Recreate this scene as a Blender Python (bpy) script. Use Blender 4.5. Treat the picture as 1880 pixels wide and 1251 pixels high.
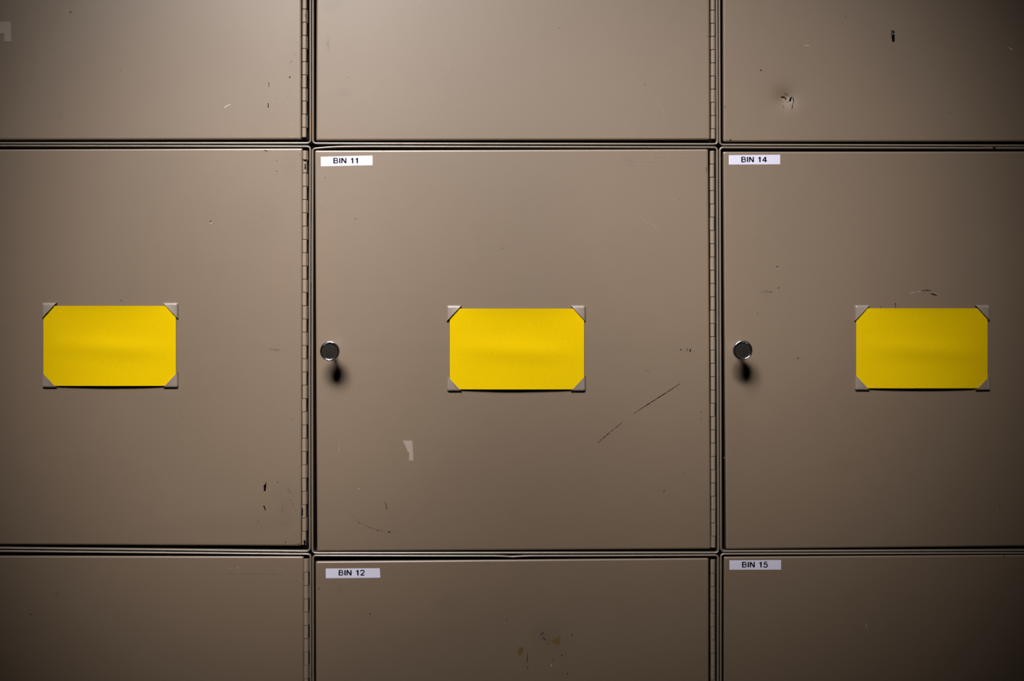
import bpy, math, random
from mathutils import Vector, Matrix, noise

for o in list(bpy.data.objects):
    bpy.data.objects.remove(o, do_unlink=True)
SC = bpy.context.scene
COL = SC.collection

# ------------------------------------------------------------------ scale
S = 0.000516                 # one unit of the measured elevation drawing, in metres
FLOOR = 1766.0               # drawing height of the floor line
def X(x): return (x - 940.0) * S
def Z(y): return (FLOOR - y) * S

# ------------------------------------------------------------------ camera
cam_data = bpy.data.cameras.new('camera')
cam = bpy.data.objects.new('camera', cam_data)
COL.objects.link(cam)
CAM_D = 1.08
cam_data.sensor_width = 36.0
cam_data.lens = 36.0 * CAM_D / (1880 * S)
cam_data.clip_start = 0.01
cam.location = (X(940), -CAM_D, Z(625.5))
cam.rotation_euler = (math.radians(90), 0, 0)
SC.camera = cam

# ------------------------------------------------------------------ world and light
world = bpy.data.worlds.new('dim_room')
SC.world = world
world.use_nodes = True
world.node_tree.nodes['Background'].inputs[0].default_value = (0.9, 0.95, 1.0, 1)
world.node_tree.nodes['Background'].inputs[1].default_value = 0.001

# three ceiling downlights above and in front of the lockers
LAMPS = [((X(200), -1.013, Z(-1422)), (X(759), 0.0, Z(349)), 34.9, 179.0),
         ((X(1000), -1.046, Z(-1427)), (X(1445), 0.0, Z(399)), 16.0, 228.0),
         ((X(465), -0.800, Z(-874)), (X(364), 0.0, Z(639)), 16.0, 183.0)]
for pos, aim, cone, watts in LAMPS:
    ld = bpy.data.lights.new('ceiling_downlight', 'SPOT')
    ld.energy = watts
    ld.shadow_soft_size = 0.22
    ld.spot_size = math.radians(cone)
    ld.spot_blend = 1.0
    ld.color = (1.0, 0.965, 0.93)
    lo = bpy.data.objects.new('ceiling_downlight', ld)
    COL.objects.link(lo)
    lo.location = pos
    lo.rotation_euler = (Vector(aim) - Vector(pos)).to_track_quat('-Z', 'Y').to_euler()

SC.view_settings.view_transform = 'Standard'
SC.view_settings.look = 'None'
SC.view_settings.gamma = 1.0
SC.view_settings.exposure = 0.0
SC.view_settings.use_curve_mapping = False

# ------------------------------------------------------------------ materials
def new_mat(name):
    m = bpy.data.materials.new(name); m.use_nodes = True
    return m, m.node_tree, m.node_tree.nodes['Principled BSDF']

def simple(name, col, rough=0.5, metal=0.0, spec=0.5, coat=0.0):
    m, nt, b = new_mat(name)
    b.inputs['Base Color'].default_value = (*col, 1)
    b.inputs['Roughness'].default_value = rough
    b.inputs['Metallic'].default_value = metal
    b.inputs['Specular IOR Level'].default_value = spec
    b.inputs['Coat Weight'].default_value = coat
    return m

def math_node(nt, op, a, b=None, c=None, clamp=False):
    n = nt.nodes.new('ShaderNodeMath'); n.operation = op; n.use_clamp = clamp
    for i, v in enumerate((a, b, c)):
        if v is None: continue
        if isinstance(v, (int, float)): n.inputs[i].default_value = v
        else: nt.links.new(v, n.inputs[i])
    return n.outputs[0]

PAINT = (0.148, 0.1025, 0.067)
def paint(name, base=PAINT, smudges_shadows=(), residue=(), rough=0.60, grain=0.30, spec=0.5, coat=1.0):
    """tan enamel on sheet steel: fine grain, slow mottling, hand smudges, painted knob shadows, glue residue"""
    m, nt, b = new_mat(name)
    L = nt.links
    geo = nt.nodes.new('ShaderNodeNewGeometry')
    sep = nt.nodes.new('ShaderNodeSeparateXYZ'); L.new(geo.outputs['Position'], sep.inputs[0])
    px, pz = sep.outputs[0], sep.outputs[2]
    def noise_tex(scale, detail=2.0, rough=0.5):
        n = nt.nodes.new('ShaderNodeTexNoise')
        n.inputs['Scale'].default_value = scale; n.inputs['Detail'].default_value = detail
        n.inputs['Roughness'].default_value = rough
        L.new(geo.outputs['Position'], n.inputs['Vector'])
        return n.outputs['Fac']
    fine = noise_tex(1500, 1.5, 0.6)
    mid = noise_tex(60, 3)
    slow = noise_tex(9, 3)
    v = math_node(nt, 'MULTIPLY_ADD', fine, grain, 1.0 - grain / 2)
    v2 = math_node(nt, 'MULTIPLY_ADD', mid, 0.06, 0.97)
    v3 = math_node(nt, 'MULTIPLY_ADD', slow, 0.12, 0.94)
    v = math_node(nt, 'MULTIPLY', v, v2); v = math_node(nt, 'MULTIPLY', v, v3)
    mixc = nt.nodes.new('ShaderNodeVectorMath'); mixc.operation = 'SCALE'
    mixc.inputs[0].default_value = base
    L.new(v, mixc.inputs['Scale'])
    colour = mixc.outputs[0]
    for (sx, sy, rx, ry, amt, tint) in smudges_shadows:
        dx = math_node(nt, 'DIVIDE', math_node(nt, 'SUBTRACT', px, X(sx)), rx * S)
        dz = math_node(nt, 'DIVIDE', math_node(nt, 'SUBTRACT', pz, Z(sy)), ry * S)
        d = math_node(nt, 'ADD', math_node(nt, 'MULTIPLY', dx, dx), math_node(nt, 'MULTIPLY', dz, dz))
        f = math_node(nt, 'SUBTRACT', 1.0, d, clamp=True)
        f = math_node(nt, 'MULTIPLY', f, math_node(nt, 'MULTIPLY_ADD', mid, 1.6, -0.3, clamp=True))
        f = math_node(nt, 'MULTIPLY', f, amt)
        mx = nt.nodes.new('ShaderNodeMix'); mx.data_type = 'RGBA'
        L.new(f, mx.inputs[0]); L.new(colour, mx.inputs[6]); mx.inputs[7].default_value = (*tint, 1)
        colour = mx.outputs[2]
    L.new(colour, b.inputs['Base Color'])
    b.inputs['Roughness'].default_value = rough
    b.inputs['Specular IOR Level'].default_value = spec
    b.inputs['Coat Weight'].default_value = coat
    b.inputs['Coat Roughness'].default_value = 0.34
    # orange-peel plus raised glue residue as a bump
    h = math_node(nt, 'MULTIPLY', noise_tex(900, 1.0), 0.06)
    for (x0, x1, y0, y1, sc, amp) in residue:
        a = math_node(nt, 'GREATER_THAN', px, X(x0)); c = math_node(nt, 'LESS_THAN', px, X(x1))
        d = math_node(nt, 'GREATER_THAN', pz, Z(y1)); e = math_node(nt, 'LESS_THAN', pz, Z(y0))
        mk = math_node(nt, 'MULTIPLY', math_node(nt, 'MULTIPLY', a, c), math_node(nt, 'MULTIPLY', d, e))
        n = noise_tex(sc, 1.5)
        n2 = math_node(nt, 'SUBTRACT', n, 0.46)
        n2 = math_node(nt, 'MULTIPLY', n2, 4.0, clamp=True)
        h = math_node(nt, 'MULTIPLY_ADD', math_node(nt, 'MULTIPLY', mk, n2), amp, h)
    bp = nt.nodes.new('ShaderNodeBump'); bp.inputs['Strength'].default_value = 1.0
    bp.inputs['Distance'].default_value = 0.0002
    L.new(h, bp.inputs['Height']); L.new(bp.outputs[0], b.inputs['Normal'])
    return m

DK = (0.07, 0.050, 0.034)
SMUDGE_SHADOW = [  # centre x, y, radius x, y, amount, colour
    (109, 215, 7, 9, .35, DK), (130, 22, 10, 6, .2, DK), (601, 78, 6, 22, .35, DK), (630, 170, 22, 10, .3, DK),
    (612, 10, 30, 16, .35, DK), (540, 90, 14, 60, .25, DK), (535, 300, 22, 40, .25, DK), (470, 400, 60, 60, .18, DK),
    (520, 925, 30, 50, .30, DK), (820, 1108, 26, 18, .35, DK), (624, 1083, 12, 12, .3, DK), (1010, 1165, 50, 45, .28, DK),
    (1405, 536, 16, 6, .5, DK), (502, 643, 16, 4, .5, DK), (1813, 408, 7, 9, .35, (.2, .12, .04)), (1260, 643, 14, 5, .35, DK),
    (612, 700, 26, 40, .30, (.08, .055, .03)), (1378, 700, 26, 44, .30, (.08, .055, .03)), (1545, 855, 30, 22, .2, DK),  # first two: soft knob shadows painted into the door colour
    (640, 330, 10, 70, .12, (.18, .115, .08)), (104, 1092, 8, 8, .3, DK), (440, 960, 120, 30, .18, DK),
    (880, 640, 600, 14, .10, DK), (1350, 820, 30, 160, .14, DK),
]
RESIDUE = [(1145, 1162, 284, 304, 900, 1.0), (1162, 1292, 287, 299, 520, .55), (1146, 1290, 303, 304.4, 200, .5),
           (1150, 1165, 1036, 1057, 800, .5), (1165, 1293, 1041, 1053, 480, .35), (1150, 1290, 1035.2, 1036.6, 200, .4),
           (1152, 1290, 1055.8, 1057, 260, .4), (405, 560, 1053.6, 1054.6, 200, .5), (415, 560, 1036, 1052, 400, .12)]
M_DOOR = paint('tan_enamel_door', smudges_shadows=SMUDGE_SHADOW, residue=RESIDUE)
M_FRAME = paint('tan_enamel_frame', base=(0.18, 0.14, 0.104), rough=0.45, spec=0.6, coat=1.0)
M_FRAME.node_tree.nodes['Principled BSDF'].inputs['Coat IOR'].default_value = 2.0
M_HINGE = paint('tan_enamel_hinge', base=(0.205, 0.155, 0.11), rough=0.6, coat=0.4)
M_CLIP = paint('tan_enamel_clip', base=(0.215, 0.172, 0.148), rough=0.45, grain=0.04)
M_GAP_SHADE = simple('gap_shade_dark', (0.02, 0.017, 0.014), 0.8)  # near-black colour stands in for the shade inside the door gaps
M_BLACK = simple('bare_black_chip', (0.003, 0.002, 0.003), 0.9, spec=0.0)
M_DARKBROWN = simple('dark_scuff', (0.02, 0.013, 0.009), 0.8, spec=0.0)
M_BROWN = simple('brown_stain', (0.065, 0.044, 0.028), 0.8, spec=0.2)
M_FAINT = simple('faint_scuff', (0.105, 0.077, 0.054), 0.6, spec=0.5)
M_LIGHT = simple('pale_scratch', (0.36, 0.30, 0.25), 0.5)
M_LIGHTF = simple('faint_pale_scratch', (0.20, 0.153, 0.115), 0.45, spec=0.8)
M_OLIVE = simple('olive_rust_stain', (0.12, 0.075, 0.018), 0.7, spec=0.3)
M_RUST = simple('orange_rust', (0.24, 0.125, 0.045), 0.7)
M_BLUE = simple('blue_grey_primer', (0.04, 0.05, 0.08), 0.4)
M_PIN = simple('dark_hinge_pin', (0.03, 0.026, 0.022), 0.5, metal=0.5)
MARKS = {'k': M_BLACK, 'd': M_DARKBROWN, 'b': M_BROWN, 'f': M_FAINT, 'l': M_LIGHT, 'g': M_LIGHTF,
         'o': M_OLIVE, 'r': M_RUST, 'u': M_BLUE}

def tape_material():
    m, nt, b = new_mat('old_tape'); L = nt.links
    geo = nt.nodes.new('ShaderNodeNewGeometry')
    n = nt.nodes.new('ShaderNodeTexNoise'); n.inputs['Scale'].default_value = 700
    L.new(geo.outputs['Position'], n.inputs['Vector'])
    r = nt.nodes.new('ShaderNodeValToRGB')
    r.color_ramp.elements[0].color = (0.25, 0.20, 0.165, 1); r.color_ramp.elements[1].color = (0.30, 0.245, 0.205, 1)
    L.new(n.outputs['Fac'], r.inputs[0]); L.new(r.outputs[0], b.inputs['Base Color'])
    b.inputs['Roughness'].default_value = 0.45
    return m
M_TAPE = tape_material()

def sticker_material():
    m, nt, b = new_mat('white_sticker'); L = nt.links
    geo = nt.nodes.new('ShaderNodeNewGeometry')
    n = nt.nodes.new('ShaderNodeTexNoise'); n.inputs['Scale'].default_value = 400
    L.new(geo.outputs['Position'], n.inputs['Vector'])
    r = nt.nodes.new('ShaderNodeValToRGB')
    r.color_ramp.elements[0].color = (0.52, 0.505, 0.64, 1); r.color_ramp.elements[1].color = (0.585, 0.57, 0.70, 1)
    L.new(n.outputs['Fac'], r.inputs[0]); L.new(r.outputs[0], b.inputs['Base Color'])
    b.inputs['Roughness'].default_value = 0.5
    return m
M_STICKER = sticker_material()
M_INK = simple('black_printing_ink', (0.003, 0.004, 0.008), 0.9, spec=0.0)

def card_material():
    m, nt, b = new_mat('yellow_card_stock'); L = nt.links
    geo = nt.nodes.new('ShaderNodeNewGeometry')
    n = nt.nodes.new('ShaderNodeTexNoise'); n.inputs['Scale'].default_value = 1100; n.inputs['Detail'].default_value = 2
    L.new(geo.outputs['Position'], n.inputs['Vector'])
    r = nt.nodes.new('ShaderNodeValToRGB')
    r.color_ramp.elements[0].color = (0.52, 0.345, 0.0, 1); r.color_ramp.elements[1].color = (0.64, 0.435, 0.0, 1)
    L.new(n.outputs['Fac'], r.inputs[0]); L.new(r.outputs[0], b.inputs['Base Color'])
    b.inputs['Roughness'].default_value = 0.85
    b.inputs['Specular IOR Level'].default_value = 0.04
    bp = nt.nodes.new('ShaderNodeBump'); bp.inputs['Distance'].default_value = 0.00012
    bp.inputs['Strength'].default_value = 0.6
    L.new(n.outputs['Fac'], bp.inputs['Height']); L.new(bp.outputs[0], b.inputs['Normal'])
    return m
M_CARD = card_material()
M_CHROME = simple('polished_chrome', (0.70, 0.70, 0.76), 0.16, metal=1.0)
def knob_face_material():
    m, nt, b = new_mat('dark_knob_face'); L = nt.links
    geo = nt.nodes.new('ShaderNodeNewGeometry')
    n = nt.nodes.new('ShaderNodeTexNoise'); n.inputs['Scale'].default_value = 900
    L.new(geo.outputs['Position'], n.inputs['Vector'])
    r = nt.nodes.new('ShaderNodeValToRGB')
    r.color_ramp.elements[0].color = (0.006, 0.005, 0.005, 1); r.color_ramp.elements[1].color = (0.026, 0.021, 0.017, 1)  # mottled near-black colour over the whole face
    L.new(n.outputs['Fac'], r.inputs[0]); L.new(r.outputs[0], b.inputs['Base Color'])
    b.inputs['Roughness'].default_value = 0.42; b.inputs['Specular IOR Level'].default_value = 0.10
    return m
M_KNOBFACE = knob_face_material()

# ------------------------------------------------------------------ mesh helpers
class MB:
    def __init__(self): self.v = []; self.f = []; self.m = []; self.mats = []
    def mat(self, m):
        if m not in self.mats: self.mats.append(m)
        return self.mats.index(m)
    def add(self, verts, faces, m):
        o = len(self.v); self.v += [tuple(p) for p in verts]
        k = self.mat(m)
        for f in faces: self.f.append(tuple(o + i for i in f)); self.m.append(k)
    def mesh(self, name, origin=(0, 0, 0), smooth=True):
        me = bpy.data.meshes.new(name)
        me.from_pydata([(p[0] - origin[0], p[1] - origin[1], p[2] - origin[2]) for p in self.v], [], self.f)
        for m in self.mats: me.materials.append(m)
        for p, k in zip(me.polygons, self.m): p.material_index = k; p.use_smooth = smooth
        me.update()
        return me

def link(name, me, parent=None, loc=(0, 0, 0)):
    o = bpy.data.objects.new(name, me); COL.objects.link(o)
    o.location = loc
    if parent: o.parent = parent
    return o

def tag(o, label=None, cat=None, group=None, kind=None):
    if label: o['label'] = label
    if cat: o['category'] = cat
    if group: o['group'] = group
    if kind: o['kind'] = kind

def box(mb, x0, x1, y0, y1, z0, z1, m):
    v = [(x, y, z) for x in (x0, x1) for y in (y0, y1) for z in (z0, z1)]
    f = [(0, 1, 3, 2), (4, 6, 7, 5), (0, 4, 5, 1), (2, 3, 7, 6), (0, 2, 6, 4), (1, 5, 7, 3)]
    mb.add(v, f, m)

def ribbon(mb, pts, width, m, y=-0.00006, ragged=0.0, rnd=None, taper=True):
    """thin raised/painted stroke on a face; pts in drawing units"""
    P = []
    for i in range(len(pts) - 1):
        a, b = pts[i], pts[i + 1]
        n = max(1, int(math.dist(a, b) / 1.6))
        for k in range(n): P.append((a[0] + (b[0] - a[0]) * k / n, a[1] + (b[1] - a[1]) * k / n))
    P.append(pts[-1])
    N = len(P); v = []
    for i, p in enumerate(P):
        q, r = P[max(0, i - 1)], P[min(N - 1, i + 1)]
        dx, dy = r[0] - q[0], r[1] - q[1]; l = math.hypot(dx, dy) or 1
        w = width / 2
        if taper: w *= (0.35 + 0.65 * math.sin(math.pi * min(1, max(0, (i + .5) / N))) ** .5)
        if ragged and rnd: w *= 1 + ragged * (rnd.random() * 2 - 1)
        nx, ny = -dy / l * w, dx / l * w
        v += [(X(p[0] + nx), y, Z(p[1] + ny)), (X(p[0] - nx), y, Z(p[1] - ny))]
    f = [(2 * i, 2 * i + 1, 2 * i + 3, 2 * i + 2) for i in range(N - 1)]
    mb.add(v, f, m)

def blob(mb, pts, m, y=-0.00006):
    v = [(X(p[0]), y, Z(p[1])) for p in pts]
    mb.add(v, [tuple(range(len(v)))], m)

def dot(mb, x, y, r, m, rnd, yy=-0.00006):
    n = 14
    blob(mb, [(x + r * (0.7 + .5 * rnd.random()) * math.cos(2 * math.pi * k / n),
               y + r * (0.7 + .5 * rnd.random()) * math.sin(2 * math.pi * k / n)) for k in range(n)], m, yy)

# ------------------------------------------------------------------ locker frame
R_OUT = 7.5
W_RIM = 3.9
def frame_path(c, warp):
    """c: outer corners (tl, tr, br, bl). returns list of (x, y, nx, ny) with n pointing inwards"""
    P = []
    sgn = [(1, 1), (-1, 1), (-1, -1), (1, -1)]
    arcs = [(math.pi, 1.5 * math.pi), (1.5 * math.pi, 2 * math.pi), (0, .5 * math.pi), (.5 * math.pi, math.pi)]
    for k in range(4):
        cx, cy = c[k][0] + sgn[k][0] * R_OUT, c[k][1] + sgn[k][1] * R_OUT
        a0, a1 = arcs[k]
        n = 7
        for i in range(n + 1):
            a = a0 + (a1 - a0) * i / n
            P.append((cx + R_OUT * math.cos(a), cy + R_OUT * math.sin(a), -math.cos(a), -math.sin(a)))
        # edge to next corner
        q = (k + 1) % 4
        ex, ey = c[q][0] + sgn[q][0] * R_OUT, c[q][1] + sgn[q][1] * R_OUT
        a = a1
        sx, sy = cx + R_OUT * math.cos(a), cy + R_OUT * math.sin(a)
        tx, ty = ex + R_OUT * math.cos(a), ey + R_OUT * math.sin(a)
        m = int(math.hypot(tx - sx, ty - sy) / 9)
        for i in range(1, m):
            t = i / m
            P.append((sx + (tx - sx) * t, sy + (ty - sy) * t, -math.cos(a), -math.sin(a)))
    return [(x + warp(x, y)[0], y + warp(x, y)[1], nx, ny) for x, y, nx, ny in P]

def build_frame(c, warp, depth=0.375):
    mb = MB()
    P = frame_path(c, warp)
    prof = [(0.0, depth), (0.0, 0.0018)]
    n = 8
    for i in range(n + 1):
        a = math.pi * i / n
        prof.append((W_RIM / 2 * (1 - math.cos(a)), 0.0018 - 0.0020 * math.sin(a)))
    nrim = len(prof)
    prof += [(W_RIM, 0.0023), (W_RIM, 0.024)]
    N = len(P); v = []
    for (ins, dep) in prof:
        for (x, y, nx, ny) in P: v.append((X(x + nx * ins), dep, Z(y + ny * ins)))
    f = []
    for r in range(len(prof) - 1):
        for i in range(N):
            j = (i + 1) % N
            f.append((r * N + i, r * N + j, (r + 1) * N + j, (r + 1) * N + i))
    cut = (nrim) * N
    mb.add(v, f[:cut], M_FRAME)
    base = len(mb.v) - len(v)
    ki = mb.mat(M_GAP_SHADE)
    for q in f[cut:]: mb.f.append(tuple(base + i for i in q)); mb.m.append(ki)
    k = len(prof) - 1
    mb.add([v[k * N + i] for i in range(N)], [tuple(range(N))], M_GAP_SHADE)
    mb.add([v[i] for i in range(N)], [tuple(reversed(range(N)))], M_FRAME)
    return mb

# ------------------------------------------------------------------ door
def steps(a, b, base=11.0, fine=()):
    """coordinates from a to b, denser near both ends and inside the fine intervals"""
    out = [a, a + .8, a + 2, a + 5]
    x = a + 5
    while x < b - 6:
        st = base
        for (p, q, s) in fine:
            if p - base <= x <= q: st = s
        x += st
        if x < b - 6: out.append(x)
    out += [b - 5, b - 2, b - .8, b]
    return out

RB = 3.0     # radius of the folded door edge, drawing units
def build_door(c, bow, relief, fine_x=(), fine_y=()):
    """c: outer corners of the door pan"""
    (x0, y0), (x1, y1), (x2, y2), (x3, y3) = c     # tl tr br bl
    mb = MB()
    U = steps(0, x1 - x0 - 2 * RB, fine=[(p - x0, q - x0, s) for p, q, s in fine_x])
    V = steps(0, y3 - y0 - 2 * RB, fine=[(p - y0, q - y0, s) for p, q, s in fine_y])
    W, H = U[-1], V[-1]
    def place(u, w):
        s, t = u / W, w / H
        ax = (x0 + RB) * (1 - s) * (1 - t) + (x1 - RB) * s * (1 - t) + (x2 - RB) * s * t + (x3 + RB) * (1 - s) * t
        ay = (y0 + RB) * (1 - s) * (1 - t) + (y1 + RB) * s * (1 - t) + (y2 - RB) * s * t + (y3 - RB) * (1 - s) * t
        bx, by = bow(s, t)
        return ax + bx, ay + by
    nu, nv = len(U), len(V); v = []
    for w in V:
        for u in U:
            ax, ay = place(u, w)
            v.append((X(ax), relief(ax, ay), Z(ay)))
    f = []
    for j in range(nv - 1):
        for i in range(nu - 1):
            a = j * nu + i
            f.append((a, a + nu, a + nu + 1, a + 1))
    # border loop, clockwise from top-left
    loop = [(i, 0) for i in range(nu)] + [(nu - 1, j) for j in range(1, nv)] + \
           [(i, nv - 1) for i in range(nu - 2, -1, -1)] + [(0, j) for j in range(nv - 2, 0, -1)]
    def nrm(i, j):
        nx = -1 if i == 0 else (1 if i == nu - 1 else 0)
        ny = -1 if j == 0 else (1 if j == nv - 1 else 0)
        if nx and ny: return nx * .86, ny * .86
        return nx, ny
    rings = [(o, d * S) for o, d in ((.35, .05), (.9, .24), (1.5, .50), (2.1, .78), (2.45, 1.05), (2.75, 1.5), (RB, 2.2), (RB, 3.2), (RB, 31.0))]
    prev = [j * nu + i for i, j in loop]
    NL = len(loop)
    for off, dep in rings:
        cur = []
        for (i, j) in loop:
            bx, by, bz = v[j * nu + i]
            nx, ny = nrm(i, j)
            v.append((bx + nx * off * S, by + dep, bz - ny * off * S)); cur.append(len(v) - 1)
        for k in range(NL):
            q = (k + 1) % NL
            f.append((prev[k], prev[q], cur[q], cur[k]))
        prev = cur
    f.append(tuple(prev))
    mb.add(v, f, M_DOOR)
    return mb

# ------------------------------------------------------------------ hinge
HR = 4.15       # knuckle radius
def knuckle_mesh(length):
    mb = MB(); n = 28
    def ring(z, r):
        out = []
        for k in range(n):
            a = 2 * math.pi * k / n
            c, d = math.cos(a), math.sin(a)
            q = (abs(c) ** 2.6 + abs(d) ** 2.6) ** (-1 / 2.6)      # rolled leaf, slightly flattened in front
            out.append((r * S * c * q, r * S * .92 * d * q, z * S))
        return out
    h = length / 2
    side = [ring(-h + .35, HR), ring(h - .35, HR)]
    mb.add(side[0] + side[1], [(k, (k + 1) % n, n + (k + 1) % n, n + k) for k in range(n)], M_HINGE)
    for z0, z1, flip in ((-h, -h + .35, 0), (h, h - .35, 1)):
        a, b = ring(z0, HR - .5), ring(z1, HR)
        if flip: f = [(k, n + k, n + (k + 1) % n, (k + 1) % n) for k in range(n)] + [tuple(range(n))]
        else: f = [(k, (k + 1) % n, n + (k + 1) % n, n + k) for k in range(n)] + [tuple(reversed(range(n)))]
        mb.add(a + b, f, M_HINGE)
    me = mb.mesh('hinge_knuckle')
    for p in me.polygons:
        if len(p.vertices) > 4: p.use_smooth = False
    return me
KNUCKLES = {}
def build_hinge(root, origin, xt, xb, ys, ye, gap, pitch, rnd, marks):
    """piano hinge: leaf and pin as one mesh, every knuckle a sub-part. xt/xb: axis position top/bottom"""
    mb = MB()
    def ax(y): return xt + (xb - xt) * (y - ys) / (ye - ys)
    DEP = 0.0013
    # pin
    n = 8; v = []
    for y in (ys + 1, ye - 1):
        for k in range(n):
            a = 2 * math.pi * k / n
            v.append((X(ax(y) + 2.6 * math.cos(a)), DEP + 2.6 * S * math.sin(a), Z(y)))
    mb.add(v, [(k, (k + 1) % n, n + (k + 1) % n, n + k) for k in range(n)] + [tuple(range(n)), tuple(range(n, 2 * n))], M_PIN)
    # leaf fixed to the frame wall, with a tab at every second knuckle
    v = [(X(ax(ys) + 3.6), 0.0070, Z(ys)), (X(ax(ys) + 5.0), 0.0070, Z(ys)), (X(ax(ye) + 3.6), 0.0070, Z(ye)), (X(ax(ye) + 5.0), 0.0070, Z(ye))]
    w = [(p[0], p[1] + 0.012, p[2]) for p in v]
    mb.add(v + w, [(0, 2, 3, 1), (1, 3, 7, 5), (0, 4, 6, 2), (0, 1, 5, 4), (2, 6, 7, 3)], M_GAP_SHADE)  # leaf coloured near-black so the hinge gap looks shaded
    # knuckles
    cuts = [ys]
    y = gap
    while y - pitch > ys + 3: y -= pitch
    while y < ye - 3: cuts.append(y); y += pitch
    cuts.append(ye)
    spans = []
    for i in range(len(cuts) - 1):
        a, b = cuts[i] + .45, cuts[i + 1] - .45
        spans.append((a, b))
        if i % 2 == 0:
            box(mb, X(ax(a) + 3.2), X(ax(a) + 5.0), 0.0020, 0.0075, Z(b), Z(a), M_HINGE)
    for (mx, my0, my1, mw, mk) in marks:
        pts = [(mx, my0), (mx + .4, (my0 + my1) / 2), (mx - .2, my1)]
        ribbon(mb, pts, mw, MARKS[mk], y=DEP - HR * S - 0.0002, ragged=.5, rnd=rnd)
    h = link('hinge', mb.mesh('hinge', origin, smooth=False), root)
    for (a, b) in spans:
        ln = round(b - a, 1)
        if ln not in KNUCKLES: KNUCKLES[ln] = knuckle_mesh(ln)
        yc = (a + b) / 2
        k = link('hinge_knuckle', KNUCKLES[ln], h,
                 (X(ax(yc) + rnd.uniform(-.3, .3)) - origin[0], DEP - origin[1], Z(yc) - origin[2]))
    return h

# ------------------------------------------------------------------ knob, clips, card, sticker
def knob_mesh():
    mb = MB(); n = 48
    prof = [(6.2, 0.0), (6.2, -1.5), (4.8, -3), (4.4, -24), (6.0, -29), (11.5, -34), (15.8, -38), (17.5, -41.5), (18.0, -45), (17.9, -47.5),
            (17.2, -49.4), (16.2, -50.2), (15.2, -50.0), (14.3, -49.0), (13.8, -47.6)]
    v = []
    for r, d in prof:
        for k in range(n):
            a = 2 * math.pi * k / n
            v.append((r * S * math.cos(a), d * S, r * S * math.sin(a)))
    f = [(i * n + k, (i + 1) * n + k, (i + 1) * n + (k + 1) % n, i * n + (k + 1) % n) for i in range(len(prof) - 1) for k in range(n)]
    mb.add(v, f, M_CHROME)
    rings = [(13.8, -47.6), (12.8, -47.5), (9, -47.8), (4, -48.1)]
    v = []
    for r, d in rings:
        for k in range(n):
            a = 2 * math.pi * k / n
            v.append((r * S * math.cos(a), d * S, r * S * math.sin(a)))
    v.append((0, -48.2 * S, 0))
    f = [(i * n + k, (i + 1) * n + k, (i + 1) * n + (k + 1) % n, i * n + (k + 1) % n) for i in range(3) for k in range(n)]
    f += [(3 * n + k, 4 * n, 3 * n + (k + 1) % n) for k in range(n)]
    mb.add(v, f, M_KNOBFACE)
    return mb.mesh('knob')
KNOB = knob_mesh()

def clip_mesh(sx, sy):
    """pressed-steel corner pocket, corner at the origin; sx, sy: direction (drawing axes) in which it opens"""
    mb = MB()
    LX, LY = 27.5, 29.5
    def contour(t):
        r = max(0.6, 3.2 - t * .5)
        pts = []
        # from hypotenuse on the long side down to the corner and out along the top
        yq = LY * (1 - t / LX) if LX else 0
        pts.append((t, LY * (1 - t / LX)))
        for q in (.75, .5, .3): pts.append((t, max(t + r, LY * (1 - t / LX) * q)))
        for k in range(6):
            a = math.pi + .5 * math.pi * k / 5
            pts.append((t + r + r * math.cos(a), t + r + r * math.sin(a)))
        for q in (.3, .5, .75): pts.append((max(t + r, LX * (1 - t / LY) * q), t))
        pts.append((LX * (1 - t / LY), t))
        return pts
    levels = [(0, 0), (.35, -2.0), (1.1, -3.7), (2.3, -4.8), (3.8, -5.2)]
    th = 1.1
    n = len(contour(0))
    def shell(off):
        v = []
        for (t, h) in levels:
            for (x, y) in contour(t + off): v.append((x * sx * S, (min(0, h + off)) * S, -y * sy * S))
        return v
    v = shell(0) + shell(th)
    f = []
    L = len(levels)
    for r in range(L - 1):
        for i in range(n - 1):
            a = r * n + i
            f.append((a, a + 1, a + n + 1, a + n))
            b = a + L * n
            f.append((b, b + n, b + n + 1, b + 1))
    top = [(L - 1) * n + i for i in range(n)]
    f.append(tuple(top)); f.append(tuple(reversed([t + L * n for t in top])))
    # close the open rims along the hypotenuse
    for e in (0, n - 1):
        for r in range(L - 1):
            a = r * n + e; b = (r + 1) * n + e
            f.append((a, b, b + L * n, a + L * n))
    a, b = (L - 1) * n, (L - 1) * n + n - 1
    f.append((a, b, b + L * n, a + L * n))
    mb.add(v, f, M_CLIP)
    me = mb.mesh('card_clip')
    import bmesh
    bm = bmesh.new(); bm.from_mesh(me); bmesh.ops.recalc_face_normals(bm, faces=bm.faces)
    for e in bm.edges:
        if len(e.link_faces) == 2 and e.calc_face_angle(0) > math.radians(40): e.smooth = False
    bm.to_mesh(me); bm.free()
    return me
CLIPS = {(sx, sy): clip_mesh(sx, sy) for sx in (1, -1) for sy in (1, -1)}

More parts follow.
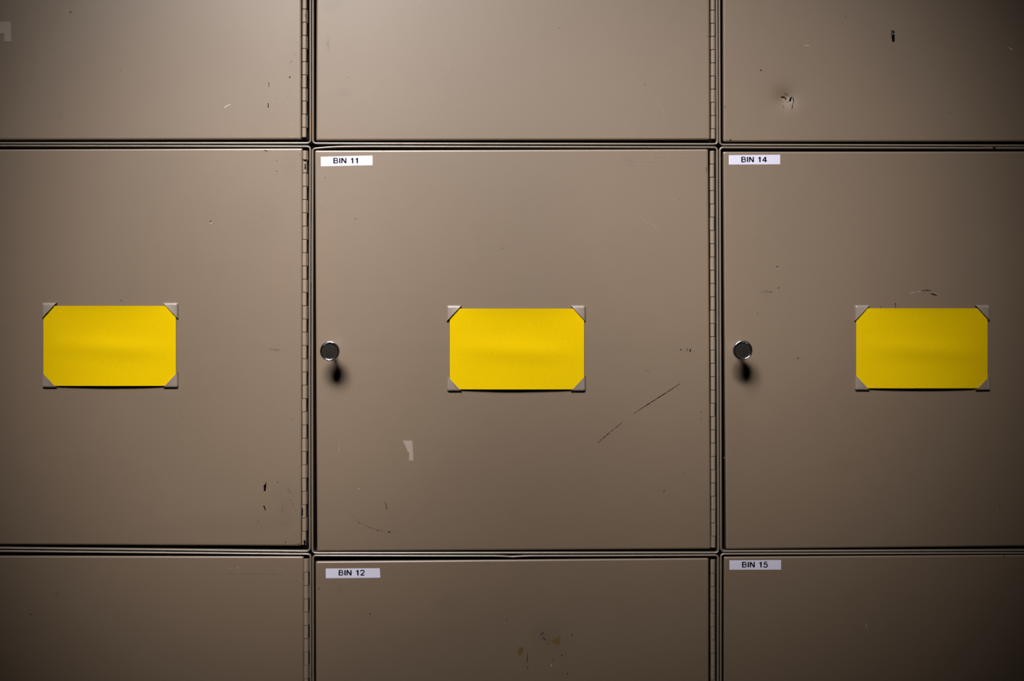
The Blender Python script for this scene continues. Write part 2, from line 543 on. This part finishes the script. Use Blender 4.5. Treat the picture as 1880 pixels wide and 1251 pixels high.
def build_card(x0, y0, x1, y1, seed, label):
    nx, nz = 60, 40
    cx, cy = (x0 + x1) / 2, (y0 + y1) / 2
    w, h = x1 - x0, y1 - y0
    def front(s, t):
        edge = math.sin(math.pi * s)
        d = 2.1                                         # resting height on the door, inside the pockets
        d += 4.6 * edge ** .8 * (t ** 3.0)             # bottom edge bows away from the door
        d += 3.8 * edge * math.exp(-t / .14)           # top edge stands off a little
        d += 2.4 * edge * math.exp(-((t - .52 - .08 * (s - .5)) / .12) ** 2)
        d += .9 * edge * noise.noise(Vector((s * 3 + seed, t * 2.4, seed)))
        return -d * S
    v = []
    for side in (0, 1):
        for j in range(nz + 1):
            for i in range(nx + 1):
                s, t = i / nx, j / nz
                v.append((X(x0 + w * s) - X(cx), front(s, t) + side * 0.00028, Z(y0 + h * t) - Z(cy)))
    M = (nx + 1) * (nz + 1); f = []
    for j in range(nz):
        for i in range(nx):
            a = j * (nx + 1) + i
            f.append((a, a + nx + 1, a + nx + 2, a + 1)); f.append((a + M, a + M + 1, a + M + nx + 2, a + M + nx + 1))
    loop = [i for i in range(nx + 1)] + [j * (nx + 1) + nx for j in range(1, nz + 1)] + \
           [nz * (nx + 1) + i for i in range(nx - 1, -1, -1)] + [j * (nx + 1) for j in range(nz - 1, 0, -1)]
    for k in range(len(loop)):
        a, b = loop[k], loop[(k + 1) % len(loop)]
        f.append((a, b, b + M, a + M))
    mb = MB(); mb.add(v, f, M_CARD)
    me = mb.mesh('index_card')
    for p in me.polygons:
        if abs(p.normal.y) < .5: p.use_smooth = False
    import bmesh
    bm = bmesh.new(); bm.from_mesh(me)
    for e in bm.edges:
        if len(e.link_faces) == 2 and e.calc_face_angle(0) > math.radians(50): e.smooth = False
    bm.to_mesh(me); bm.free()
    o = link('index_card', me, None, (X(cx), 0, Z(cy)))
    tag(o, label, 'card', 'yellow index cards in corner clips')
    return o

GLYPH = {   # strokes on a unit box, y down; (points, width factor)
    'B': (.78, [([(.12, 0), (.12, 1)], 1.25), ([(.12, .05), (.62, .05), (.80, .13), (.84, .25), (.80, .38), (.62, .47), (.12, .47)], .9),
                ([(.62, .47), (.84, .56), (.90, .71), (.84, .87), (.64, .95), (.12, .95)], .95)]),
    'I': (.24, [([(.5, 0), (.5, 1)], 1.25)]),
    'N': (.80, [([(.1, 1), (.1, 0)], 1.15), ([(.12, .02), (.88, .98)], 1.2), ([(.9, 1), (.9, 0)], 1.15)]),
    '1': (.46, [([(.78, 0), (.78, 1)], 1.3), ([(.74, .04), (.50, .20), (.10, .26)], .9)]),
    '2': (.72, [([(.06, .30), (.14, .12), (.36, .04), (.64, .05), (.86, .16), (.88, .34), (.72, .54), (.32, .78), (.08, .95)], 1.05),
                ([(.06, .95), (.96, .95)], .95)]),
    '4': (.78, [([(.68, 0), (.68, 1)], 1.25), ([(.66, .04), (.06, .70)], 1.0), ([(.04, .71), (.98, .71)], .9)]),
    '5': (.74, [([(.86, .05), (.24, .05), (.14, .50)], .95), ([(.14, .50), (.34, .38), (.64, .38), (.88, .52), (.90, .72), (.74, .90), (.44, .97), (.18, .92), (.06, .76)], 1.05)]),
}
def build_sticker(root, origin, quad, text, tx0, tx1, ty0, ty1, label):
    mb = MB()
    th = 0.00016
    q = [(X(x), -th, Z(y)) for x, y in quad]; b = [(p[0], 0.0, p[2]) for p in q]
    mb.add(q + b, [(0, 3, 2, 1), (0, 1, 5, 4), (1, 2, 6, 5), (2, 3, 7, 6), (3, 0, 4, 7)], M_STICKER)
    adv = []
    lift = 0
    pos = 0.0
    for ch in text:
        if ch == ' ': pos += .55; continue
        w = GLYPH[ch][0]
        gap = .30 if ch.isdigit() else .14
        adv.append((ch, pos, w)); pos += w + gap
    total = adv[-1][1] + adv[-1][2]
    sc = (tx1 - tx0) / total
    H = ty1 - ty0
    for ch, p, w in adv:
        for (pts, wf) in GLYPH[ch][1]:
            P = [(tx0 + (p + w * a) * sc, ty0 + H * c) for a, c in pts]
            lift += 1; ribbon(mb, P, 2.0 * wf, M_INK, y=-th - 0.00004 - lift * 3e-6, taper=False)
    o = link('name_sticker', mb.mesh('name_sticker', origin, smooth=False), root)
    o['label'] = label
    return o

def tape_scrap(door, origin, pts, label='torn scrap of pale masking tape'):
    mb = MB(); th = 0.00022
    n = len(pts)
    v = [(X(x), -th, Z(y)) for x, y in pts] + [(X(x), 0.0, Z(y)) for x, y in pts]
    f = [tuple(range(n))] + [(i, (i + 1) % n, n + (i + 1) % n, n + i) for i in range(n)]
    mb.add(v, f, M_TAPE)
    o = link('tape_scrap', mb.mesh('tape_scrap', origin, smooth=False), door)
    o['label'] = label

# ------------------------------------------------------------------ the setting
mb = MB(); box(mb, -2.2, 2.2, 0.385, 0.45, 0.0, 2.6, simple('dull_plaster', (0.10, 0.09, 0.08), .9))
w = link('wall_back', mb.mesh('wall_back', smooth=False)); tag(w, kind='structure')
mb = MB(); box(mb, -2.2, 2.2, -2.2, 0.45, -0.05, 0.0, simple('dark_concrete', (0.035, 0.032, 0.03), .9))
w = link('floor', mb.mesh('floor', smooth=False)); tag(w, kind='structure')

# ------------------------------------------------------------------ the nine lockers
def bump(t, c, w): return math.exp(-((t - c) / w) ** 2)
def no_warp(x, y): return 0.0, 0.0
def bow_v(amount, xs, y0, y1):
    """vertical seam bowing sideways between y0 and y1 near x = xs"""
    def f(x, y):
        if abs(x - xs) < 60 and y0 < y < y1:
            return amount * math.sin(math.pi * (y - y0) / (y1 - y0)), 0.0
        return 0.0, 0.0
    return f
def both(*fs):
    def f(x, y):
        a = [g(x, y) for g in fs]
        return sum(p[0] for p in a), sum(p[1] for p in a)
    return f
def mc_top(x, y):
    if y < 300: return 0.0, -3.6 * (1 - math.exp(-max(0, x - 582) / 26.0)) + (2.2 * (x - 582) / 738 if x > 582 else 0)
    return 0.0, 0.0
def bc_top(x, y):
    if y < 1060: return 0.0, 1.0 * math.sin(math.pi * min(1, max(0, (x - 572) / 748))) + 1.7 * max(0, 1 - abs(x - 941) / 34.0) ** 1.6
    return 0.0, 0.0
def mc_bot(x, y):
    if y > 980: return 0.0, -.1
    return 0.0, 0.0

def flat(x, y):
    return 0.00010 * noise.noise(Vector((x / 160.0, y / 160.0, .3)))
def dented(x, y):
    d = flat(x, y)
    r = math.hypot((x - 1442) / 1.15, y - 180)
    d += 0.0019 * math.exp(-(r / 16.0) ** 1.5)
    return d
def z20(*pts): return [(1410 + a / 20.86, 150 + b / 20.86) for a, b in pts]
def z8(*pts): return [(900 + a / 8.285, 1100 + b / 8.285) for a, b in pts]

# each mark: (kind, colour, data...)
M = {
 'tl': [('s', 'k', [(128, 21), (131.5, 22.8)], 1.6), ('s', 'g', [(121, 18), (126, 20)], 3.0), ('s', 'g', [(104, 80), (122, 86), (145, 93)], .9),
        ('s', 'd', [(492.8, 151), (494, 155), (493.8, 160)], 1.1), ('s', 'k', [(492.8, 189.5), (492.2, 195), (493.4, 198)], 1.7),
        ('s', 'l', [(412, 198), (417, 194), (423.5, 191.2)], 2.0), ('d', 'b', 532, 141.8, 1.9), ('d', 'f', 535, 113, 1.5), ('d', 'f', 541, 101, 1.2),
        ('d', 'f', 506, 182, 1.1), ('d', 'f', 528, 180, 1.2), ('d', 'd', 68, 238, .7), ('d', 'd', 63, 257, .8), ('s', 'f', [(531, 119), (534, 112), (538, 112)], .8),
        ('d', 'f', 545, 79, 1.1), ('s', 'g', [(533, 232), (536, 225)], 1.6), ('s', 'g', [(530, 250), (540, 252)], 1.6), ('d', 'f', 222, 131, 1)],
 'tc': [('d', 'd', 639, 142.5, .8), ('s', 'f', [(604, 75), (601, 80), (604, 87), (602, 92)], 1.2), ('s', 'g', [(768, 0), (771.5, 6)], 1.0),
        ('s', 'g', [(1193, 172), (1206, 184), (1215, 195), (1219, 208), (1219.5, 222), (1218.5, 236)], .7), ('d', 'd', 1184, 156, .9), ('d', 'd', 1027, 52, .9), ('d', 'd', 1299, 67, 1),
        ('d', 'f', 1026, 91, .8), ('s', 'g', [(1190, 160), (1192, 170)], .6), ('s', 'g', [(1258, 168), (1264, 174)], .6), ('d', 'f', 828, 127, .8)],
 'tr': [('p', 'k', [(1636.3, 56), (1641, 56.4), (1642.8, 60), (1642.4, 70), (1642.3, 77.6), (1640, 76.5), (1638.2, 78), (1637, 68), (1635.8, 62)]),
        ('p', 'u', [(1636.2, 57.5), (1639, 58), (1640.5, 62), (1638.5, 65.5), (1636.3, 63)], -.0001),
        ('p', 'l', [(1641, 60.5), (1642.8, 61.5), (1642.2, 63.3), (1640.8, 62.6)], -.00012),
        ('s', 'l', [(1851, 86.5), (1856, 89.6), (1860, 91)], 1.5), ('s', 'g', [(1841, 79), (1850, 86)], .8), ('s', 'g', [(1860, 91), (1867, 92)], .8),
        ('s', 'l', [(1476, 83), (1486, 84)], 1.0), ('s', 'f', [(1462, 82), (1474, 82.6)], .8), ('s', 'k', [(1394, 131.5), (1396, 130)], .8), ('d', 'k', 1397.6, 128.8, 1.4),
        ('p', 'k', z20((505, 560), (600, 548), (680, 588), (740, 685), (700, 692), (650, 612), (530, 605))),
        ('p', 'k', z20((860, 605), (940, 598), (905, 660), (890, 735), (850, 770), (812, 752), (840, 650))),
        ('s', 'k', z20((965, 625), (988, 690), (975, 790)), 1.7), ('s', 'd', z20((975, 790), (950, 880), (940, 960)), 1.3), ('s', 'd', z20((940, 960), (928, 1030)), 1.4),
        ('p', 'g', z20((540, 640), (580, 640), (640, 700), (690, 720), (640, 735), (560, 700))), ('s', 'g', z20((930, 670), (925, 760), (880, 800)), 1.4),
        ('s', 'g', z20((800, 560), (790, 640), (770, 730)), 1.2), ('p', 'u', z20((860, 570), (960, 550), (950, 600), (880, 600)), -.0001),
        ('d', 'k', *z20((750, 770))[0], 1.2), ('d', 'd', *z20((855, 855))[0], 1.0), ('d', 'f', *z20((915, 1095))[0], 1.0), ('d', 'd', *z20((940, 940))[0], 1.1),
        ('s', 'd', z20((635, 440), (720, 465), (795, 505)), 1.0), ('s', 'b', z20((650, 510), (745, 530)), .9), ('s', 'b', z20((540, 900), (600, 970)), 1.1),
        ('s', 'b', z20((610, 930), (590, 1030)), 1.0), ('s', 'f', z20((575, 1140), (575, 1210)), .8), ('d', 'f', 1453, 219, 1),
        ('d', 'k', 1341, 257.5, 1.4), ('d', 'd', 1552, 31, .9), ('d', 'd', 1744, 207, .8), ('d', 'd', 1331, 197, .9), ('d', 'f', 1430, 18, .8)],
 'ml': [('d', 'k', 386.5, 407, 1.4), ('d', 'l', 387.3, 409.6, 1.5), ('d', 'b', 508, 294.5, 1.1), ('d', 'b', 508, 314.5, 1.2), ('d', 'b', 551, 284, 1.1),
        ('s', 'k', [(484, 276.8), (487, 276.2), (489, 277.4), (492.5, 276.6)], 1.2), ('s', 'g', [(345, 765), (365, 785), (420, 838)], .5),
        ('p', 'k', [(489.4, 884), (488.8, 891), (488.2, 899.6), (486.9, 902.6), (484.0, 901.6), (484.6, 897), (483.6, 892.4), (487, 889)]),
        ('s', 'k', [(484.2, 929), (486, 933), (487.4, 937)], 2.3), ('s', 'f', [(487.2, 937), (487.6, 942)], 1.0),
        ('s', 'f', [(218, 551), (221, 552), (226, 554)], 1.2), ('d', 'd', 222, 551.5, .8), ('d', 'f', 497, 641, 1.2), ('d', 'b', 505, 643, 1.1), ('d', 'b', 511, 643, 1.2),
        ('d', 'b', 510, 886, 1.3), ('d', 'b', 529, 900, 1.2), ('d', 'b', 532.5, 904, 1.3), ('d', 'b', 535, 919, 1.0), ('d', 'b', 538, 925.5, 1.1), ('d', 'b', 543.5, 937.5, 1.2),
        ('s', 'b', [(518.5, 931), (518.8, 941)], .9), ('d', 'f', 523, 964, 1.2), ('d', 'd', 524.5, 996, 1.2), ('d', 'd', 548, 999.5, 1.2), ('d', 'f', 474, 957, 1.6),
        ('s', 'g', [(537, 971), (540, 968.5), (543, 971), (540.5, 974)], .8), ('s', 'f', [(332, 752), (334, 757), (331, 757)], .8), ('d', 'f', 335, 767, .9),
        ('s', 'g', [(395, 932), (425, 924)], .8), ('d', 'f', 484, 399, 1), ('s', 'f', [(495, 640), (515, 644)], .8), ('d', 'f', 536, 770, 1.4)],
 'mc': [('s', 'g', [(1176, 397), (1183, 406), (1195, 412), (1216, 423)], 1.1), ('d', 'd', 652.5, 402, 1.1), ('d', 'd', 923, 456, .9), ('d', 'f', 926, 453.5, .8),
        ('s', 'k', [(1163, 760), (1175, 752)], .7), ('s', 'k', [(1172, 754), (1200, 736), (1230, 717), (1249, 704.5)], 1.25),
        ('s', 'd', [(1097, 814), (1102, 810)], .8), ('s', 'k', [(1102, 809.5), (1106, 806)], 1.1), ('s', 'k', [(1107, 805), (1112, 801)], 1.1), ('s', 'k', [(1113, 800), (1120, 794.5)], 1.1),
        ('s', 'k', [(1121, 793), (1127, 788.5)], 1.0), ('s', 'k', [(1128, 788), (1142, 776)], 1.0),
        ('d', 'k', 1249.5, 642.5, 1.3), ('s', 'd', [(1261, 640), (1262, 645)], 1.2), ('s', 'k', [(1267.5, 641), (1267, 646.5)], 2.0), ('d', 'b', 1187, 681, .9), ('d', 'b', 1190.5, 681.3, .9),
        ('s', 'd', [(1219.5, 899), (1218.5, 905)], 1.2), ('d', 'b', 1255, 870, 1.1), ('d', 'b', 1287, 757, 1.2), ('d', 'b', 1287.5, 769, 1.2), ('s', 'g', [(622, 820), (622.8, 826), (623, 831.5)], 2.2),
        ('d', 'g', 622.8, 808.5, 1.6), ('s', 'd', [(707, 923), (709, 929), (709.8, 934)], 1.1), ('d', 'k', 709.8, 933.8, 1.2),
        ('s', 'f', [(642, 938), (650, 950), (659, 960)], .6), ('s', 'b', [(658, 959.5), (668, 963), (679, 969), (694, 973.8), (704, 976), (713, 977.3)], .7),
        ('d', 'b', 659.5, 960.3, 1.3), ('d', 'b', 679.5, 969.2, 1.2), ('d', 'b', 693.8, 974.2, 1.4), ('d', 'd', 714.5, 977.5, 1.8), ('s', 'f', [(716, 977), (730, 975.5)], .6),
        ('d', 'l', 659, 898.5, 1.3), ('d', 'b', 661, 901, 1.0), ('s', 'd', [(1296.5, 307), (1296.8, 316)], .8), ('s', 'f', [(1296, 370), (1296, 380)], .8), ('d', 'b', 1248, 367, 1.0),
        ('d', 'b', 597, 326, 1.0), ('d', 'b', 1287, 979, 1.1), ('d', 'l', 590.5, 368, .7), ('s', 'f', [(1228, 632), (1228, 638)], .8), ('d', 'b', 704, 276.5, .8)],
 'mr': [('p', 'k', [(1424.5, 489.5), (1427, 488.8), (1429.5, 490), (1427, 491)]), ('d', 'g', 1427, 493.5, 1.3),
        ('d', 'b', 1403, 536, 1.0), ('d', 'b', 1407, 534.5, 1.0), ('d', 'd', 1415, 536.5, 1.2), ('s', 'f', [(1405, 536), (1420, 536)], 1.2), ('s', 'd', [(1427, 529.3), (1431.5, 528.8)], 1.0),
        ('d', 'd', 1465, 658, 1.3), ('s', 'k', [(1692, 534), (1700, 533.2), (1709, 534.3)], 1.4), ('p', 'k', [(1707, 540), (1712, 539.2), (1718, 541), (1721.8, 543.6), (1715, 542.3)]),
        ('s', 'l', [(1668, 538.5), (1680, 537), (1691, 534.5)], .8), ('s', 'g', [(1709, 537.5), (1718, 537), (1725, 542), (1728, 546)], .9), ('s', 'd', [(1681, 536.5), (1686, 535)], .9),
        ('s', 'k', [(1616.5, 561.5), (1616.5, 566)], .8), ('s', 'k', [(1644.4, 556), (1643.6, 559), (1644.6, 567)], .9), ('d', 'k', 1644, 558.5, 1.2), ('s', 'g', [(1636, 556.5), (1642, 557.5)], .8),
        ('d', 'b', 1391, 575.5, 1.0), ('d', 'b', 1557, 590, .9), ('s', 'f', [(1560, 826), (1564, 833)], 1.0), ('s', 'd', [(1835, 928), (1836, 934)], .8), ('d', 'l', 1330, 841, .8)],
 'bl': [('d', 'd', 56, 1128.5, 1.4), ('d', 'f', 105, 1090, 1.6), ('s', 'f', [(418, 1053.8), (520, 1054.6)], .7), ('d', 'l', 422, 1044, .8), ('d', 'l', 436, 1043, 1.0), ('d', 'l', 514, 1043.5, .9),
        ('d', 'f', 544, 1066, 1.5), ('s', 'l', [(554, 1068), (558, 1070)], .5)],
 'bc': [('d', 'd', 679.5, 1127.5, 1.3), ('d', 'b', 585.5, 1081.5, 1.6), ('p', 'o', z8((920, 640), (1000, 610), (1080, 540), (1050, 600), (1062, 690), (1000, 692))),
        ('p', 'o', z8((415, 840), (440, 745), (490, 728), (500, 800), (462, 862))), ('d', 'k', *z8((483, 785))[0], 1.5), ('s', 'o', z8((430, 740), (520, 745)), .8),
        ('s', 'k', z8((568, 820), (567, 900), (568, 975)), .8), ('s', 'k', z8((566, 1030), (575, 1065)), 1.4), ('s', 'd', z8((800, 585), (850, 637)), 1.2), ('s', 'b', z8((770, 620), (830, 600)), .8),
        ('d', 'k', *z8((768, 550))[0], 1.1), ('d', 'u', *z8((800, 525))[0], 2.2), ('d', 'l', *z8((930, 1013))[0], 1.6), ('d', 'd', *z8((1096, 862))[0], 1.4), ('d', 'b', *z8((1145, 850))[0], .9),
        ('d', 'd', *z8((1175, 1140))[0], 1.3), ('d', 'd', *z8((250, 322))[0], 1.0), ('d', 'b', *z8((1245, 550))[0], 1.8), ('s', 'b', z8((925, 945), (970, 930)), .8), ('p', 'o', z8((845, 680), (890, 660), (890, 695))),
        ('s', 'g', [(967, 1034), (975, 1035), (985, 1036.5)], .8), ('d', 'k', 1301.5, 1053, 1.0), ('s', 'g', [(831, 1208), (836, 1202)], .8)],
 'br': [('s', 'l', [(1591, 1144), (1589.8, 1148), (1592, 1153)], 1.1), ('s', 'g', [(1744, 1115.5), (1752, 1115)], 1.0), ('d', 'k', 1843.5, 1021.5, 1.1), ('s', 'g', [(1681, 1035), (1684, 1037)], .9),
        ('s', 'g', [(1332, 1128), (1333, 1138), (1331.5, 1145)], .9), ('d', 'f', 1403, 1186, 1)],
}
def add_marks(mb, key, relief, rnd):
    for mk in M.get(key, ()):
        kind, c = mk[0], MARKS[mk[1]]
        tmp = MB()
        if kind == 's': ribbon(tmp, mk[2], mk[3], c, ragged=.45, rnd=rnd)
        elif kind == 'p': blob(tmp, mk[2], c, mk[3] if len(mk) > 3 else -0.00006)
        else: dot(tmp, mk[2], mk[3], mk[4], c, rnd)
        v = [(p[0], p[1] + relief(p[0] / S + 940, FLOOR - p[2] / S), p[2]) for p in tmp.v]
        mb.add(v, tmp.f, c)

LOCKERS = [
 # key, frame corners (tl tr br bl), door corners, hinge (xt, xb, ys, ye, gap, pitch), warp, label
 dict(key='tl', fr=[(-175, -483), (571.4, -483), (571.5, 264.5), (-175, 264.5)], dr=[(-165, -471), (553.4, -471), (553.0, 255.8), (-165, 257.2)],
      hg=(559.3, 558.6, -466, 252.5, 16.9, 24.15), warp=no_warp, knob=(-142, -104),
      clips=[(78, -190), (328, -190), (328, -34), (78, -34)],
      label='top left tan steel locker, door with tape remnant at picture edge'),
 dict(key='tc', fr=[(572.7, -483), (1316.0, -483), (1319.2, 266.4), (572.4, 265.0)], dr=[(581.8, -471), (1301.0, -471), (1303.6, 256.4), (580.3, 257.8)],
      hg=(1307.2, 1309.4, -466, 255.5, 18.7, 24.2), warp=no_warp, knob=(605, -102), clips=[(820, -185), (1075, -185), (1075, -28), (820, -28)],
      label='top middle tan steel locker directly above the one labelled BIN 11'),
 dict(key='tr', fr=[(1317.4, -483), (2066, -483), (2066, 269.6), (1320.0, 267.5)], dr=[(1326.0, -471), (2048, -471), (2048, 259.4), (1328.2, 260.2)],
      hg=(2053, 2053, -466, 255, 18.0, 24.2), warp=no_warp, knob=(1362, -102), clips=[(1568, -187), (1817, -187), (1817, -30), (1568, -30)],
      label='top right tan steel locker with dented door and black paint chips'),
 dict(key='ml', fr=[(-177, 265.2), (571.3, 266.9), (570.5, 1014.6), (-177, 1007.2)], dr=[(-166, 274.8), (555.2, 272.2), (553.0, 1003.0), (-166, 999.5)],
      hg=(559.6, 558.2, 276, 1001.5, 293.6, 24.37), warp=bow_v(-.9, 571, 270, 1012), knob=(-142, 640), clips=[(78, 556), (328, 556), (328, 712.5), (78, 712.5)],
      label='left middle tan steel locker with yellow card and no name sticker'),
 dict(key='mc', fr=[(572.0, 270.3), (1318.8, 270.0), (1321.1, 1017.7), (571.5, 1018.3)], dr=[(578.0, 276.0), (1300.4, 273.8), (1304.9, 1008.6), (582.0, 1012.9)],
      hg=(1307.4, 1310.0, 276.5, 1006.5, 301.3, 24.42), warp=both(mc_top, mc_bot, bow_v(-.6, 572, 270, 1015)), knob=(605.5, 645), clips=[(820, 561), (1075, 561), (1075, 719), (820.5, 719)],
      label='centre tan steel locker with white sticker reading BIN 11'),
 dict(key='mr', fr=[(1320.0, 268.9), (2067, 270.6), (2067, 1012.4), (1322.1, 1015.0)], dr=[(1327.9, 278.4), (2049, 277.8), (2049, 1001.5), (1333.2, 1009.3)],
      hg=(2054, 2054, 280, 1003, 300, 24.4), warp=no_warp, knob=(1363.5, 643.5), clips=[(1568, 560.5), (1816.5, 560.5), (1817.5, 717.5), (1568.5, 717.5)],
      label='right middle tan steel locker with white sticker reading BIN 14'),
 dict(key='bl', fr=[(-177, 1009.2), (571.8, 1016.3), (572.2, 1765), (-177, 1765)], dr=[(-166, 1021.2), (557.3, 1022.3), (557.3, 1753), (-166, 1753)],
      hg=(561.7, 562.2, 1026.5, 1750, 1051.4, 24.45), warp=no_warp, knob=(-142, 1395), clips=[(78, 1310), (328, 1310), (328, 1466), (78, 1466)],
      label='bottom left tan steel locker with plain empty door, left of BIN 12'),
 dict(key='bc', fr=[(572.5, 1018.9), (1320.6, 1018.3), (1320.0, 1765), (573.3, 1765)], dr=[(579.2, 1031.6), (1301.2, 1025.3), (1302.0, 1753), (581.0, 1753)],
      hg=(1308.8, 1309.4, 1028, 1750, 1053.4, 24.5), warp=bc_top, knob=(606, 1395), clips=[(820, 1315), (1075, 1315), (1075, 1472), (820, 1472)],
      label='bottom middle tan steel locker with white sticker reading BIN 12'),
 dict(key='br', fr=[(1321.9, 1016.1), (2067, 1013.6), (2067, 1765), (1321.3, 1765)], dr=[(1329.4, 1023.0), (2049, 1018.3), (2049, 1753), (1328.6, 1753)],
      hg=(2054, 2054, 1022, 1750, 1050, 24.4), warp=no_warp, knob=(1364, 1393), clips=[(1568, 1312), (1817, 1312), (1817, 1468), (1568, 1468)],
      label='bottom right tan steel locker with white sticker reading BIN 15'),
]
STICKERS = {
 'mc': ([(589.0, 288.0), (684.0, 285.7), (684.0, 303.6), (589.2, 305.6)], 'BIN 11', 612.2, 657.2, 290.2, 300.0),
 'mr': ([(1338.0, 285.0), (1432.2, 284.2), (1432.2, 301.8), (1338.0, 302.4)], 'BIN 14', 1361.0, 1408.0, 288.2, 298.0),
 'bc': ([(598.2, 1044.4), (697.2, 1043.8), (698.2, 1061.2), (598.2, 1062.2)], 'BIN 12', 621.8, 669.6, 1047.1, 1057.0),
 'br': ([(1339.2, 1029.2), (1434.0, 1028.8), (1434.0, 1046.5), (1339.2, 1046.5)], 'BIN 15', 1362.3, 1409.7, 1032.2, 1042.2),
}
HMARKS = {'ml': [(560.5, 301, 311, 2.6, 'd'), (559.5, 294, 296, 5, 'k'), (555.0, 932, 947, 2.0, 'k'), (559.3, 992, 1000, 3.0, 'k')],
          'tl': [(560.8, 26, 31, 1.2, 'b')], 'tc': [(1310, 195, 205, 1.5, 'f')], 'bc': [(1309.6, 1040, 1051, .8, 'r')]}
FMARKS = {'tl': [([(569.8, 208), (569.9, 235), (569.7, 257)], 1.6, 'r')],
          'mr': [([(1808, 270.6), (1818, 270.8), (1827, 271.6), (1838, 270.8)], 1.9, 'r'), ([(1822, 271.2), (1828, 271.8)], 1.6, 'l')],
          'mc': [([(571.9, 268 + 140), (571.6, 470), (571.5, 520)], .9, 'b')]}

for L in LOCKERS:
    rnd = random.Random(sum(map(ord, L['key'])) * 7)
    fr = L['fr']
    origin = (X((fr[0][0] + fr[1][0]) / 2), 0.19, Z(max(fr[2][1], fr[3][1])))
    root = bpy.data.objects.new('storage_locker', None); COL.objects.link(root)
    root.location = origin; root.empty_display_size = 0.05
    tag(root, L['label'], 'locker', 'tan steel lockers of one bank')
    fm = build_frame(fr, L['warp'])
    for (pts, w, c) in FMARKS.get(L['key'], ()): ribbon(fm, pts, w, MARKS[c], y=-0.00022, ragged=.4, rnd=rnd)
    link('locker_frame', fm.mesh('locker_frame', origin), root)
    relief = dented if L['key'] == 'tr' else flat
    fx = [(1405, 1480, 2.0)] if L['key'] == 'tr' else ()
    fy = [(145, 220, 2.0)] if L['key'] == 'tr' else ()
    dm = build_door(L['dr'], lambda s, t: (0, 0), relief, fx, fy)
    add_marks(dm, L['key'], relief, rnd)
    door = link('door', dm.mesh('door', origin), root)
    build_hinge(root, origin, *L['hg'], rnd, HMARKS.get(L['key'], ()))
    kx, ky = L['knob']
    f = 1 - 47.5 * S / (CAM_D)               # measured at the knob's face; step back to the door plane
    link('knob', KNOB, door, (X(kx) * f - origin[0], flat(kx, ky) - origin[1], cam.location.z + (Z(ky) - cam.location.z) * f - origin[2]))
    for (px, py), (sx, sy) in zip(L['clips'], ((1, 1), (-1, 1), (-1, -1), (1, -1))):
        link('card_clip', CLIPS[(sx, sy)], door, (X(px) - origin[0], 0.00005 - origin[1], Z(py) - origin[2]))
    if L['key'] in STICKERS:
        q = STICKERS[L['key']]
        build_sticker(root, origin, *q, 'white paper sticker printed ' + q[1])
    if L['key'] == 'tl':
        tape_scrap(door, origin, [(-14, 40.2), (18.6, 39.8), (20, 43), (20.3, 60), (21.4, 76.2), (8.2, 76), (8, 61.5), (-2, 61.8), (-14, 63)])
    if L['key'] == 'mc':
        tape_scrap(door, origin, [(739, 809.3), (756.2, 809.3), (757.2, 812.4), (758.5, 829), (758.9, 845.8), (756, 846.6), (752.8, 845.2), (750.6, 846), (751.9, 832.5), (748, 828.6), (743.5, 817.4)])

build_card(80.6, 562.0, 323.6, 708.6, 1.3, 'yellow index card clipped to the sticker-free left middle locker door')
build_card(826.0, 567.0, 1072.2, 715.0, 4.1, 'yellow index card clipped in the centre of the BIN 11 door')
build_card(1571.3, 566.4, 1812.2, 713.0, 8.7, 'yellow index card clipped to the BIN 14 door on the right')
